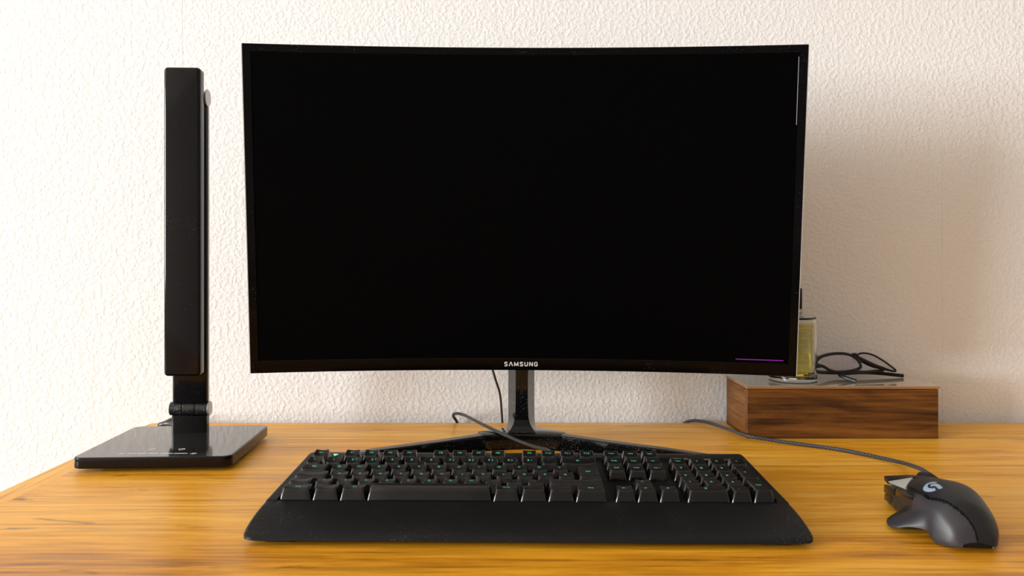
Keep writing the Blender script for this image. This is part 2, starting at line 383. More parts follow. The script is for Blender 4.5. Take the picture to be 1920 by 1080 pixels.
# ------------------------------------------------------------------ monitor
R_CURVE, MW, MH = 1980.0, 617.0, 366.0
mon = thing('monitor', 'large black curved monitor with a dark screen on a V-shaped stand', 'monitor', 18, 912)
RPOS = Vector((0, -16.4, 95.6)); RROT = Matrix.Rotation(math.radians(-.4965), 4, 'Z') @ Matrix.Rotation(math.radians(.2624), 4, 'Y') @ Matrix.Rotation(math.radians(5.193), 4, 'X')
def curved(xl, depth, z):       # depth measured behind the front surface
    a = xl / R_CURVE; r = R_CURVE + depth
    return Vector((r * math.sin(a), r * math.cos(a) - R_CURVE, z))
def panel_pt(xl, depth, z): return RPOS + (RROT @ curved(xl, depth, z))
def curved_slab(name, x0, x1, z0, z1, d0, d1, mat, nx=48, bev=0., parent=None):
    bm = bmesh.new(); rings = []
    prof = [(d0 + bev, z0), (d0, z0 + bev), (d0, z1 - bev), (d0 + bev, z1), (d1, z1), (d1, z0)] if bev else [(d0, z0), (d0, z1), (d1, z1), (d1, z0)]
    for i in range(nx + 1):
        xx = x0 + (x1 - x0) * i / nx; e = 0
        rings.append([bm.verts.new(panel_pt(xx, d, z)) for d, z in prof])
    n = len(prof)
    for a, b in zip(rings, rings[1:]):
        for k in range(n): bm.faces.new((a[k], a[(k + 1) % n], b[(k + 1) % n], b[k]))
    bm.faces.new(rings[0][::-1]); bm.faces.new(rings[-1])
    return link(name, from_bm(bm, name), mat, parent or mon, angle=30)
HW = MW / 2
curved_slab('back_cover', -HW + 3, HW - 3, 3, MH - 3, 7, 13, 'mon_back', bev=0)
curved_slab('screen', -HW + 8.5, HW - 8.5, 14, MH - 8.5, .5, 7, 'screen')
curved_slab('top_bezel', -HW + 8.5, HW - 8.5, MH - 8.5, MH, 0, 7, 'bezel', bev=.6)
chin = curved_slab('bottom_bezel', -HW + 8.5, HW - 8.5, 0, 14, 0, 7, 'bezel', bev=.6)
curved_slab('side_bezel', -HW, -HW + 8.5, 0, MH, 0, 7, 'bezel', nx=3, bev=.7)
curved_slab('side_bezel', HW - 8.5, HW, 0, MH, 0, 7, 'bezel', nx=3, bev=.7)
for s in (-1, 1):   # thin outer rim on each side, pale colour stands in for an edge highlight
    curved_slab('highlight_trim', s * (HW + .9) if s < 0 else HW, -HW if s < 0 else HW + .9, .5, MH - .5, .25, 9, 'trim', nx=2)
# thicker electronics hump on the back
hump = [panel_pt(x_, d_, z_) for d_, sx, z0, z1 in ((12, 210, 20, 320), (26, 150, 45, 270)) for x_, z_ in ((-sx, z0), (sx, z0), (sx, z1), (-sx, z1))]
link('rear_housing', pyd('rear_housing', hump, [(3, 2, 1, 0), (4, 5, 6, 7)] + [(k, (k + 1) % 4, 4 + (k + 1) % 4, 4 + k) for k in range(4)]), 'mon_back', mon, smooth=False)
# emissive slivers paint in two streaks of light; the screen itself is off
o = curved_slab('painted_streak', HW - 66, HW - 14, 17.4, 18.1, .2, .55, 'purple', nx=8); o['label'] = 'thin purple painted streak of light at the lower right of the screen'
o = curved_slab('painted_streak', HW - 9.7, HW - 9.2, MH - 86, MH - 13, .2, .55, 'pale_line', nx=2); o['label'] = 'thin pale painted streak of light at the upper right of the screen'
# lettering on the chin
widths = {'S': 4.5, 'A': 5.0, 'M': 5.6, 'U': 4.5, 'N': 4.8, 'G': 4.6}
def letter_polys(c):
    """stroke paths of a bold condensed grotesque, unit box width x 1"""
    if c == 'S': return [[(.92, .78), (.80, .93), (.5, .97), (.2, .92), (.1, .76), (.2, .62), (.5, .52), (.80, .41), (.9, .25), (.8, .08), (.5, .03), (.2, .07), (.08, .23)]], True
    if c == 'A': return [[(.06, 0), (.42, .97)], [(.58, .97), (.94, 0)], [(.34, .93), (.66, .93)]], False
    if c == 'M': return [[(.08, 0), (.08, 1)], [(.08, 1), (.5, .1)], [(.5, .1), (.92, 1)], [(.92, 1), (.92, 0)]], False
    if c == 'U': return [[(.1, 1), (.1, .3), (.2, .09), (.5, .03), (.8, .09), (.9, .3), (.9, 1)]], False
    if c == 'N': return [[(.1, 0), (.1, 1)], [(.1, 1), (.9, 0)], [(.9, 0), (.9, 1)]], False
    if c == 'G': return [[(.9, .74), (.8, .92), (.5, .97), (.2, .9), (.1, .7), (.1, .3), (.2, .1), (.5, .03), (.8, .08), (.9, .25), (.9, .5), (.56, .5)]], False
def strokes_mesh(name, items, half, place, thick):
    """items: list of polylines (2D); each drawn as a flat ribbon, place(x,y,h)->Vector"""
    vs, fs = [], []
    for P in items:
        P = [Vector(p) for p in P]; L, Rr = [], []
        for i, p in enumerate(P):
            t1 = (P[i] - P[i - 1]).normalized() if i else (P[1] - P[0]).normalized()
            t2 = (P[i + 1] - P[i]).normalized() if i + 1 < len(P) else t1
            n = Vector((-t1.y, t1.x)) + Vector((-t2.y, t2.x)); n = n.normalized() if n.length > 1e-6 else Vector((-t1.y, t1.x))
            k = half / max(.55, n.dot(Vector((-t1.y, t1.x)))); L.append(p + n * k); Rr.append(p - n * k)
        b = len(vs); m = len(P)
        for h in (0, thick):
            for q in L: vs.append(place(q.x, q.y, h))
            for q in Rr: vs.append(place(q.x, q.y, h))
        for i in range(m - 1):
            fs.append((b + 2 * m + i, b + 2 * m + i + 1, b + 3 * m + i + 1, b + 3 * m + i))
            fs.append((b + i, b + i + 1, b + 2 * m + i + 1, b + 2 * m + i)); fs.append((b + m + i + 1, b + m + i, b + 3 * m + i, b + 3 * m + i + 1))
        fs.append((b, b + 2 * m, b + 3 * m, b + m)); fs.append((b + m - 1, b + 2 * m - 1, b + 4 * m - 1, b + 3 * m - 1))
    return pyd(name, vs, fs)
word = 'SAMSUNG'; tot = sum(widths[c] for c in word) + .95 * 6; xx = -tot / 2 - 1.5
lw = link('lettering', pyd('lettering', [], []), 'logo', chin)
items = []
for c in word:
    for P in letter_polys(c)[0]: items.append([(xx + .35 + p[0] * (widths[c] - .7), 4.6 + .3 + p[1] * 4.7) for p in P])
    xx += widths[c] + .95
old = lw.data
lw.data = strokes_mesh('lettering', items, .50, lambda a, b, h: panel_pt(a, .05 - h, b), .15); lw.data.materials.append(M['logo']); bpy.data.meshes.remove(old)
lw['label'] = 'silver capital lettering on the lower bezel'
# stand: post with flared foot, hub and two legs
def post_ring(z, hw_f, hw_b, yf, yb): return [(-hw_b, yb, z), (-hw_f, yf, z), (hw_f, yf, z), (hw_b, yb, z)]
st = []
for z, f_, b_, yf, yb in ((15, 17.5, 19, 2, 38), (19, 16.5, 18, 4, 37), (23, 13, 16.8, 6, 36.5), (28, 10, 16.2, 7.5, 36), (36, 8.0, 16, 8, 36), (52, 7.3, 16, 8, 36), (150, 7.3, 16, 8, 36), (210, 7.3, 16, 8, 36)): st.append(post_ring(z, f_, b_, yf, yb))
vs = [v for r in st for v in r]; fs = [(3, 2, 1, 0)]
for i in range(len(st) - 1):
    for k in range(4): fs.append((4 * i + k, 4 * i + (k + 1) % 4, 4 * i + 4 + (k + 1) % 4, 4 * i + 4 + k))
fs.append(tuple(4 * (len(st) - 1) + k for k in range(4)))
post = link('post', pyd('post', vs, fs), 'stand', mon, angle=28)
link('mount', box_me('mount', -30, 30, 6, 24, 165, 245, 3), 'mon_back', mon)
def leg_me(s):
    """one arm of the V: flat top, upright front face, tapering to the tip"""
    path = [(0, 22, 19, 18), (40, 12, 18, 16), (95, -17, 16, 15), (160, -47, 14, 14), (205, -70, 12, 13), (215, -76, 10.5, 11)]   # x, y(back top), height, width
    vs, fs = [], []
    for x_, yb, hgt, wd in path:
        yf = yb - wd
        for p in ((x_, yb + 1.5, 0), (x_, yb, hgt - 1.0), (x_, yb - 1.2, hgt), (x_, yf + 1.2, hgt), (x_, yf, hgt - 1.2), (x_, yf - 3, 0)):
            vs.append((p[0] * s, p[1], p[2]))
    n = 6
    for i in range(len(path) - 1):
        for k in range(n): fs.append((n * i + k, n * i + (k + 1) % n, n * i + n + (k + 1) % n, n * i + n + k))
    fs.append(tuple(range(n))); fs.append(tuple(n * (len(path) - 1) + k for k in range(n)))
    return pyd('stand_leg', vs, fs)
link('stand_leg', leg_me(-1), 'stand', mon, angle=25); link('stand_leg', leg_me(1), 'stand', mon, angle=25)
hub = [(-52, 12), (-20, 34), (20, 36), (52, 12), (46, -8), (22, -3), (0, -1), (-22, -3), (-46, -8)][::-1]
link('hub', prism_me('hub', hub, 0, 18.6, 1.2, 2), 'stand', mon, angle=30)
mx0 = Vector((18, 912, 0))
def rel(o_, P): return [tuple(Vector(p) - o_) for p in P]
link('cable', tube_me('cable', rel(mx0, [(-5, 948, 165), (-12, 985, 130), U(921, 675, 1052), U(928, 708, 1060), U(937, 737, 1066), U(940, 765, 1070), U(942, 795, 1071), U(943, 830, 1071)]), 1.55, 8), 'cable', mon)

# ------------------------------------------------------------------ keyboard
KX, KY = 16.5, 660.5
kb = thing('keyboard', 'black full-size mechanical keyboard with green key legends and a wrist rest', 'keyboard', KX, KY, 0, math.radians(-1.0))
UK = 18.85; TOT = 22.55 * UK; KL = -TOT / 2
def base_z(y): return 16.6 + .045 * max(0, y)
prof = [(-62.5, 4.6), (-61.5, 6.6), (-58, 8.2), (-50, 10.8), (-40, 13.2), (-28, 15.2), (-15, 16.5), (-4, 17.0), (-1.6, 16.8), (-.9, 15.6)] + [(y, base_z(y) - 1.0) for y in (0, 30, 60, 90, 118, 121.5)] + [(122.5, base_z(122) + 1.2), (132, base_z(132) + 1.4), (139, base_z(139) + .8), (142, base_z(142) - 2), (142.5, 9)]
HC = 223.0
def case_mesh():
    bm = bmesh.new(); rows = []
    es = [0, .5, 1.3, 2.5, 4, 6.5, 9.5, 9.9, 12]
    xs = [-HC + e for e in es] + [-150, -75, 0, 75, 150] + [HC - e for e in es[::-1]]
    for x_ in xs:
        e = HC - abs(x_); row = []
        rf, rb = 9.5, 12.0
        cf = rf - math.sqrt(max(0, rf * rf - max(0, rf - e) ** 2)); cb = rb - math.sqrt(max(0, rb * rb - max(0, rb - e) ** 2))
        drop = 1.6 * max(0, 1 - e / 2.2) ** 2
        y0, y1 = -62.5 + cf, 142.5 - cb
        rim = e <= 9.7
        for j, (y_, z_) in enumerate(prof):
            if rim and 7 < j < 17: z_ = base_z(y_) + 1.4 if y_ > -1 else 17.2
            yy = min(max(y_, y0 + .02 * j), y1 - .02 * (len(prof) - j))
            row.append(bm.verts.new((x_, yy, max(4.6 + .01 * j, z_ - drop))))
        rows.append(row)
    n = len(prof)
    for a, b in zip(rows, rows[1:]):
        for j in range(n - 1): bm.faces.new((a[j], b[j], b[j + 1], a[j + 1]))
    bot = []
    for row, x_ in zip(rows, xs):
        bot.append((bm.verts.new((x_ * .985, row[0].co.y + 2.5, 3.2)), bm.verts.new((x_ * .985, row[-1].co.y - 1.0, 3.2))))
    for (a, b), (c, d), r1, r2 in zip(bot, bot[1:], rows, rows[1:]):
        bm.faces.new((a, b, d, c)); bm.faces.new((r1[0], a, c, r2[0])); bm.faces.new((r1[-1], r2[-1], d, b))
    for r, (a, b) in ((rows[0], bot[0]), (rows[-1], bot[-1])): bm.faces.new([*r, b, a])
    return from_bm(bm, 'case')
link('case', case_mesh(), 'kb_case', kb, angle=40)
for x_ in (-195, 195):
    for y_ in (-48, 118): link('foot', prism_me('foot', rrect(x_ - 14, x_ + 14, y_ - 5, y_ + 5, 4), 0, 3.4, .3, 1), 'rubber', kb)
_km = {}
def key_mesh(wu, hu, tilt, height):
    k_ = (round(wu, 3), hu, tilt, height)
    if k_ in _km: return _km[k_]
    W, Dp = wu * UK - .75, hu * UK - .75
    tw, tf, tb = 2.5, 1.9, 2.6       # taper of sides, front, back
    def outline(x0, x1, y0, y1, r):
        pts = []
        ny = 3
        for cx_, cy_, a0 in ((x1 - r, y1 - r, 0), (x0 + r, y1 - r, 90), (x0 + r, y0 + r, 180), (x1 - r, y0 + r, 270)):
            for q in range(5):
                a = math.radians(a0 + 22.5 * q); pts.append((cx_ + r * math.cos(a), cy_ + r * math.sin(a)))
            if a0 in (0, 180):       # subdivide the long back and front edges
                sgn = -1 if a0 == 0 else 1
                for q in (1, 2, 3, 4): pts.append(((x1 - r if a0 == 0 else x0 + r) + sgn * (x1 - x0 - 2 * r) * q / 5, y1 if a0 == 0 else y0))
        return pts
    xc = 0; dip = 1.15; tt = math.tan(math.radians(tilt))
    T = (-W / 2 + tw, W / 2 - tw, tf, Dp - tb)
    cyt = (T[2] + T[3]) / 2
    hwx = W / 2 - tw
    def top(x_, y_, lower=0): 
        q = min(1, max(-1, x_ / hwx)); q = q if wu < 3 else 1
        conc = dip * (1 - q * q) if wu < 3 else -.9 * (((y_ - cyt) / (T[3] - T[2]) * 2) ** 2 - 1) - .9
        return height + (y_ - cyt) * tt * -1 * -1 - conc - lower
    bm = bmesh.new(); rings = []
    rings.append([bm.verts.new((x_, y_, 0)) for x_, y_ in outline(-W / 2, W / 2, 0, Dp, 2.0)])
    o1 = outline(T[0] - .22, T[1] + .22, T[2] - .18, T[3] + .2, 2.1)
    rings.append([bm.verts.new((x_, y_, top(x_, y_, .75))) for x_, y_ in o1])
    for g, low in ((.25, .12), (.8, 0), (2.6, 0)):
        rings.append([bm.verts.new((x_, y_, top(x_, y_, low))) for x_, y_ in outline(T[0] + g, T[1] - g, T[2] + g, T[3] - g, max(.7, 2.0 - g * .5))])
    n = len(rings[0])
    for a, b in zip(rings, rings[1:]):
        for i in range(n): bm.faces.new((a[i], a[(i + 1) % n], b[(i + 1) % n], b[i]))
    r = rings[-1]; c = bm.verts.new((0, cyt, top(0, cyt) if wu < 3 else height))
    for i in range(n): bm.faces.new((r[i], r[(i + 1) % n], c))
    me = from_bm(bm, 'keycap'); me.materials.append(M['key']); me.materials.append(M['key_top'])
    for p in me.polygons:
        if p.normal.z > .72: p.material_index = 1
    for p in me.polygons: p.use_smooth = True
    me.set_sharp_from_angle(angle=math.radians(50))
    _km[k_] = me; return me
ROWS = {0: (0, -4, 10.4), 1: (1, -5, 9.8), 2: (2, -2, 9.6), 3: (3, 2, 10.2), 4: (4, 6, 11.0), 5: (5.2, 8, 11.2)}   # row: depth (u), tilt, cap height
def key(row, xu, wu, s='', hu=1, size=3.6):
    yu, tilt, ht = ROWS[row]
    y_ = yu * UK + .35; xc = KL + (xu + wu / 2) * UK
    o = link('key', key_mesh(wu, hu, tilt, ht), None, kb, smooth=False, loc=(xc, y_, base_z(y_) - .4), rot=(math.radians(2.58), 0, 0))
    if s:
        me = text_me(s, size, .12, .0)
        if not me.materials: me.materials.append(M['legend'])
        L = bpy.data.objects.new('legend', me); col.objects.link(L); L.parent = o
        dz = 1.15 if wu < 3 else 0
        lx = 0 if len(s) > 1 else -.8
        q = abs(lx) / (wu * UK / 2 - 2.9)
        cyt = (1.9 + hu * UK - .75 - 2.6) / 2
        L.location = Vector((lx, cyt + .6, ht - dz * (1 - q * q) + .22 + .6 * math.tan(math.radians(tilt)))) * MM
        L.rotation_euler = (math.radians(tilt), 0, 0)
    return o
key(5, 0, 1, 'Esc', size=3.2)
for i in range(12): key(5, 1.66 + i + .67 * (i // 4), 1, 'F%d' % (i + 1), size=4.2)
for i, s in enumerate(('Druck', 'Rollen', 'Pause')): key(5, 15.3 + i, 1, s, size=2.9)
for i, s in enumerate(('^', '1', '2 ²', '3 ³', '4', '5', '6', '7 {', '8 [', '9 ]', '0 }', 'ß \\', '´')): key(4, i, 1, s, size=4.6)
key(4, 13, 2, '←', size=5)
key(3, 0, 1.5, '⇆', size=4.4)
for i, s in enumerate('QWERTZUIOPÜ+'): key(3, 1.5 + i, 1, s, size=4.4)
key(2, 0, 1.75)
for i, s in enumerate('ASDFGHJKLÖÄ#'): key(2, 1.75 + i, 1, s, size=4.2)
key(2, 13.75, 1.25, '↵', hu=2, size=6)
key(1, 0, 1.25)
for i, s in enumerate('<YXCVBNM,.-'): key(1, 1.25 + i, 1, s, size=3.8)
key(1, 12.25, 2.75)
xu = 0
for wu, s in ((1.5, 'Strg'), (1.25, ''), (1.25, 'Alt'), (5.75, ''), (1.25, 'Alt Gr'), (1.25, ''), (1.25, ''), (1.5, 'Strg')): key(0, xu, wu, s, size=2.8); xu += wu
for i, s in enumerate(('Einfg', 'Pos1', 'Bild ↑')): key(4, 15.3 + i, 1, s, size=2.9)
for i, s in enumerate(('Entf', 'Ende', 'Bild ↓')): key(3, 15.3 + i, 1, s, size=2.9)
key(1, 16.3, 1, '↑', size=4)
for i, s in enumerate('←↓→'): key(0, 15.3 + i, 1, s, size=4)
NP = 18.55
for i, s in enumerate(('Num', '÷', '×', '−')): key(4, NP + i, 1, s, size=3.0 if i == 0 else 4.6)
for r, ss in ((3, '789'), (2, '456'), (1, '123')):
    for i, s in enumerate(ss): key(r, NP + i, 1, s, size=4.8)
key(2, NP + 3, 1, '+', hu=2, size=4.6); key(0, NP + 3, 1, 'Enter', hu=2, size=2.9)
key(0, NP, 2, '0', size=4.6); key(0, NP + 2, 1, ',', size=4.6)
# small extra controls above the number pad and the green light beside Esc
zt = base_z(112)
o = link('indicator_light', prism_me('indicator_light', [(KL + 18.8, 123.6), (KL + 21.2, 129), (KL + 16.4, 129)], base_z(126) + .2, base_z(126) + 2.2), 'led', kb, smooth=False); o['label'] = 'small bright green triangular light'
b1 = link('lock_button', prism_me('lock_button', rrect(KL + NP * UK + 7, KL + NP * UK + 26, 108, 117, 4.2), zt - 1.2, zt + 3.2, .8, 2), 'key', kb)
L = link('legend', text_me('-', 6, .12), 'legend', b1); L.location = Vector((KL + NP * UK + 16.5, 112.6, zt + 3.3)) * MM
b2 = link('indicator_bar', prism_me('indicator_bar', rrect(KL + NP * UK + 31, KL + NP * UK + 68, 108, 117, 4.4), zt - 1.2, zt + 2.6, .8, 2), 'key', kb)
krot = Matrix.Rotation(math.radians(1.0), 3, 'Z')
def to_kb(P): return [tuple(krot @ (Vector(p) - Vector((KX, KY, 0)))) for p in P]
link('cable', tube_me('cable', to_kb([U(860, 830, 1071), U(858, 796, 1071), U(852, 784, 1064), U(850, 778.5, 1052), U(856, 775.5, 1040), U(870, 778.5, 1020), U(895, 791, 968), U(930, 808.5, 915), U(960, 822, 880), U(1000, 837, 850), U(1030, 846.5, 822), (43, 800, 19), (46, 790, 17)]), 2.0, 10), 'cable', kb)

# ------------------------------------------------------------------ desk lamp
LR = math.radians(2.6)
lamp = thing('desk_lamp', 'folded glossy black desk lamp with a flat square base', 'lamp', -378, 892, 0, LR)
lrot = Matrix.Rotation(-LR, 3, 'Z'); LO = Vector((-378, 892, 0))
def to_lamp(P): return [lrot @ (Vector(p) - LO) for p in P]
base = link('base', prism_me('base', rrect(-82.5, 82.5, -78.5, 78.5, 10, 8), 4, 15.5, 1.1, 3), 'lamp', lamp, angle=30)
link('touch_plate', prism_me('touch_plate', rrect(-81, 81, -77, 77, 9, 8), 15.3, 15.75, .2, 1), 'lamp_plate', base, angle=30)
link('foot', prism_me('foot', rrect(-62, 62, -60, 60, 10, 6), 0, 4.2, .4, 1), 'rubber', lamp)
for x0, x1 in ((239, 254), (257, 274), (278, 297), (301, 323.5), (326, 351)):
    a, b = to_lamp([U(x0, 850, 829), U(x1, 850, 829)])
    link('touch_mark', box_me('touch_mark', a.x, b.x, a.y - .8, a.y + .8, 15.75, 15.85), 'print', base, smooth=False)
def ring_pts(c, rx, ry, a0=0, a1=360, n=14): return [(c.x + rx * math.cos(math.radians(a0 + (a1 - a0) * i / n)), c.y + ry * math.sin(math.radians(a0 + (a1 - a0) * i / n))) for i in range(n + 1)]
for x_, y_ in ((285, 843), (341, 843)):
    c = to_lamp([U(x_, y_, 848)])[0]
    me = strokes_mesh('touch_mark', [ring_pts(c, 3.0, 3.0, 110, 430), [(c.x, c.y + .5), (c.x, c.y + 4)]], .45, lambda a, b, h: Vector((a, b, 15.75 + h)), .1)
    link('touch_mark', me, 'print', base, smooth=False)
for x_ in (228, 363):
    c = to_lamp([U(x_, 850, 829)])[0]; its = [ring_pts(c, 1.3, 1.3)]
    for q in range(8):
        a = q * math.pi / 4; its.append([(c.x + 2.2 * math.cos(a), c.y + 2.2 * math.sin(a)), (c.x + 3.4 * math.cos(a), c.y + 3.4 * math.sin(a))])
    link('touch_mark', strokes_mesh('touch_mark', its, .3, lambda a, b, h: Vector((a, b, 15.75 + h)), .1), 'print', base, smooth=False)
PX0, PX1 = -23.5, 18.0        # post across, local
link('stub', prism_me('stub', rrect(PX0, PX1, 38, 52, 3, 4), 15.4, 36, .5, 1), 'lamp', lamp, angle=30)
hy, hz = 46, 43.5
def cyl_x(name, x0, x1, r, y_, z_, mat, parent, bev=.6):
    me = lathe_me(name, [(0, x0), (r - bev, x0), (r, x0 + bev), (r, x1 - bev), (r - bev, x1), (0, x1)], 32, 'x'); return link(name, me, mat, parent, angle=30, loc=(0, y_, z_))
for a, b in ((PX0 - 2.0, PX0 + 11.6), (PX0 + 12.0, PX0 + 27.2), (PX0 + 27.6, PX1 + .6)): cyl_x('hinge_barrel', a, b, 8.2, hy, hz, 'hinge', lamp)
cyl_x('hinge_cap', PX1 + .7, PX1 + 2.3, 8.8, hy, hz, 'silver', lamp)
cyl_x('hinge_cap', PX0 - 3.4, PX0 - 2.1, 8.2, hy, hz, 'silver', lamp)
arm = link('arm', prism_me('arm', rrect(PX0 + .3, PX1 - .3, 40, 52, 3, 4), 50.5, 424, .8, 2), 'lamp', lamp, angle=30)
link('arm_trim', box_me('arm_trim', PX1 - .25, PX1 + .45, 44, 48.5, 52, 414, .2, 1), 'silver', lamp)
cyl_x('hinge_cap', PX1 - 1.2, PX1 + 1.0, 10.2, 43, 419.5, 'silver', lamp)
cyl_x('hinge_cap', PX0 - 2.4, PX0, 10.2, 43, 419.5, 'silver', lamp)
link('hinge_block', box_me('hinge_block', PX0 + 6, PX1 - 6, 33, 41, 409, 430, 1), 'hinge', lamp)
head = link('lamp_head', prism_me('lamp_head', [(x_, z_) for x_, z_ in rrect(-24.5, 17.8, 86.5, 450.5, 4.5, 5)], 17.5, 34.0, 3.4, 5, axis='y'), 'lamp', lamp, angle=30)
link('light_panel', box_me('light_panel', -19, 12, 33.9, 34.6, 105, 395, .2, 1), 'led_white', head)
link('cable', tube_me('cable', to_lamp([(-398, 966, 9), (-410, 985, 9), U(318, 795, 1005), U(300, 797, 1010), (-455, 1030, 6.5), (-452, 1056, 6.5), (-450, 1071, -6), (-450, 1071, -60)]), 3.0, 10), 'cable', lamp)

# ------------------------------------------------------------------ wooden box
bxo = thing('wooden_box', 'low dark walnut box with a grey lid standing against the wall', 'box', 421, 1012)
BX0, BX1, BY0, BY1 = -120, 119.5, -44, 47
link('front_board', box_me('front_board', BX0, BX1, BY0, BY0 + 9, 0, 61.5, .4, 1), 'box', bxo, smooth=False)
link('back_board', box_me('back_board', BX0, BX1, BY1 - 9, BY1, 0, 61.5, .4, 1), 'box', bxo, smooth=False)
for a, b in ((BX0, BX0 + 9), (BX1 - 9, BX1)):
    me = box_me('side_board', BY0 + 9.1, BY1 - 9.1, -(b - a) / 2, (b - a) / 2, 0, 61.5, .4, 1)   # grain runs along the board
    o = link('side_board', me, 'box', bxo, smooth=False, rot=(0, 0, math.pi / 2)); o.location.x = (a + b) / 2 * MM
for o in [c for c in bxo.children if c.name.startswith('side_board')]: pass
link('bottom_board', box_me('bottom_board', BX0 + 9.1, BX1 - 9.1, BY0 + 9.1, BY1 - 9.1, 1, 6), 'box', bxo, smooth=False)
lid = link('lid', box_me('lid', BX0 - .6, BX1 + 1.4, BY0 - 1.2, BY1, 62.1, 65.4, .4, 1), 'lid_edge', bxo, smooth=False)
link('lid_top', box_me('lid_top', BX0 - .2, BX1 + 1.0, BY0 - .8, BY1 - .4, 65.35, 66.0, .2, 1), 'laminate', lid, smooth=False)
LIDZ = 66.0

# ------------------------------------------------------------------ perfume bottle
pb = thing('perfume_bottle', 'round glass perfume bottle of yellow liquid with a black cap behind the monitor', 'bottle', 377, 1019, LIDZ)
R = 30.5
link('glass', lathe_me('glass', [(0, 0), (R - 1.5, 0), (R, 1.5), (R, 78), (R - 2, 83), (13, 86.5), (9.5, 87.5), (9.5, 91), (7, 91), (7, 86), (12, 83.5), (R - 5, 80), (R - 3.2, 76), (R - 3.2, 8), (R - 6, 5.5), (0, 5)], 56), 'bottle', pb)
link('liquid', lathe_me('liquid', [(0, 5.15), (R - 6, 5.65), (R - 3.3, 8.1), (R - 3.3, 75.0), (0, 75.0)], 56), 'perfume', pb)
link('collar', lathe_me('collar', [(0, 88), (11.5, 88), (12.5, 89), (12.5, 92.5), (11, 93.5), (0, 93.5)], 36), 'silver', pb)
link('cap', lathe_me('cap', [(0, 93.6), (11, 93.6), (11.6, 94.4), (11.6, 119), (10.6, 120.5), (0, 121)], 40), 'rubber', pb)
link('dip_tube', lathe_me('dip_tube', [(0, 12.5), (1.2, 12.5), (1.2, 74.8), (0, 74.8)], 12), 'bottle', pb)

# ------------------------------------------------------------------ spectacles
go = Vector((452, 1016, LIDZ))
gl = thing('spectacles', 'black-framed spectacles with folded temples lying on the wooden box', 'glasses', *go)
def rg(P): return [Vector(p) - go for p in P]
L1 = [(1525, 683), (1535, 671.5), (1553, 665), (1573, 663), (1591, 665), (1605, 672.5), (1613, 683.5), (1612, 690.5), (1598, 695.5), (1573, 698), (1557, 695), (1544, 687.5), (1535, 686)]
L2 = [(1606, 667), (1612, 663.5), (1622, 662.5), (1637, 666), (1655, 676), (1671, 687.5), (1679.5, 695), (1673, 696), (1655, 691), (1636, 685), (1619, 677), (1609, 671)]
d1 = lambda x_, y_: 1000 + (x_ - 1524) / 90 * 16 + (697 - y_) / 35 * 10
d2 = lambda x_, y_: 1020 + (x_ - 1606) / 75 * 12 + (697 - y_) / 35 * 6
ring1 = rg([U(x_, y_, d1(x_, y_)) for x_, y_ in L1]); ring2 = rg([U(x_, y_, d2(x_, y_)) for x_, y_ in L2])
fr = link('front_frame', tube_me('front_frame', ring1, lambda t: 2.1 + 2.0 * max(0, 1 - min(t, 1 - t) / .11), 8, 5, True, .8), 'frame', gl)
link('front_frame', tube_me('front_frame', ring2, lambda t: 1.6 + 1.9 * max(0, math.sin(math.pi * min(1, max(0, (t - .62) / .38)))), 8, 5, True, .8), 'frame', gl)
link('bridge', tube_me('bridge', rg([U(1597, 666, d1(1597, 666)), U(1602, 664.5, 1022), U(1608, 666, d2(1608, 666))]), 2.0, 8, 4), 'frame', gl)
for rr in (ring1, ring2):
    pts = catmull(rr, 5, True); c = sum(pts, Vector()) / len(pts); n = len(pts)
    nrm = (pts[n // 4] - c).cross(pts[0] - c).normalized() * .7
    vs = [tuple(p) for p in pts] + [tuple(p + nrm) for p in pts] + [tuple(c), tuple(c + nrm)]
    fs = [(i, (i + 1) % n, 2 * n) for i in range(n)] + [(n + (i + 1) % n, n + i, 2 * n + 1) for i in range(n)] + [(i, n + i, n + (i + 1) % n, (i + 1) % n) for i in range(n)]
    link('lens', pyd('lens', vs, fs), 'lens', gl)
link('temple', tube_me('temple', rg([U(1521, 693, 1008), U(1529, 697, 1018), U(1560, 699, 1036), U(1610, 698.5, 1040), U(1647, 700, 1040), U(1694, 705, 1034)]), lambda t: 2.3 - .2 * t, 8, 6, False, 1.15), 'frame', gl)
link('temple', tube_me('temple', rg([U(1657, 694.5, 1034), U(1630, 697.5, 1024), U(1598, 700, 1016), U(1575, 702.5, 1010), U(1584, 708, 1002), U(1605, 715, 992.5)]), lambda t: 1.9 + .6 * t, 8, 6, False, 1.0), 'frame', gl)
link('hinge', tube_me('hinge', rg([U(1527, 688, d1(1527, 688)), U(1528, 697, 1014)]), 1.0, 8, 2), 'metal_hinge', gl)
link('hinge', tube_me('hinge', rg([U(1657, 692, d2(1657, 692)), U(1657, 697, 1033)]), 1.0, 8, 2), 'metal_hinge', gl)
for x_, y_, dd in ((1602, 676, 1018), (1612, 678, 1021)):
    c = rg([U(x_, y_, dd)])[0]; me = lathe_me('nose_pad', [(0, -1.2), (2.4, -.8), (3, 0), (2.4, .8), (0, 1.2)], 16); o = link('nose_pad', me, 'lens', gl, loc=c, rot=(1.2, .3, 0))

# ------------------------------------------------------------------ mouse
MXO, MYO, MYAW = 361.0, 590.0, math.radians(-6.0)
mouse = thing('computer_mouse', 'dark grey wired gaming mouse with a flared thumb rest and pale blue logo', 'mouse', MXO, MYO, 0, MYAW)
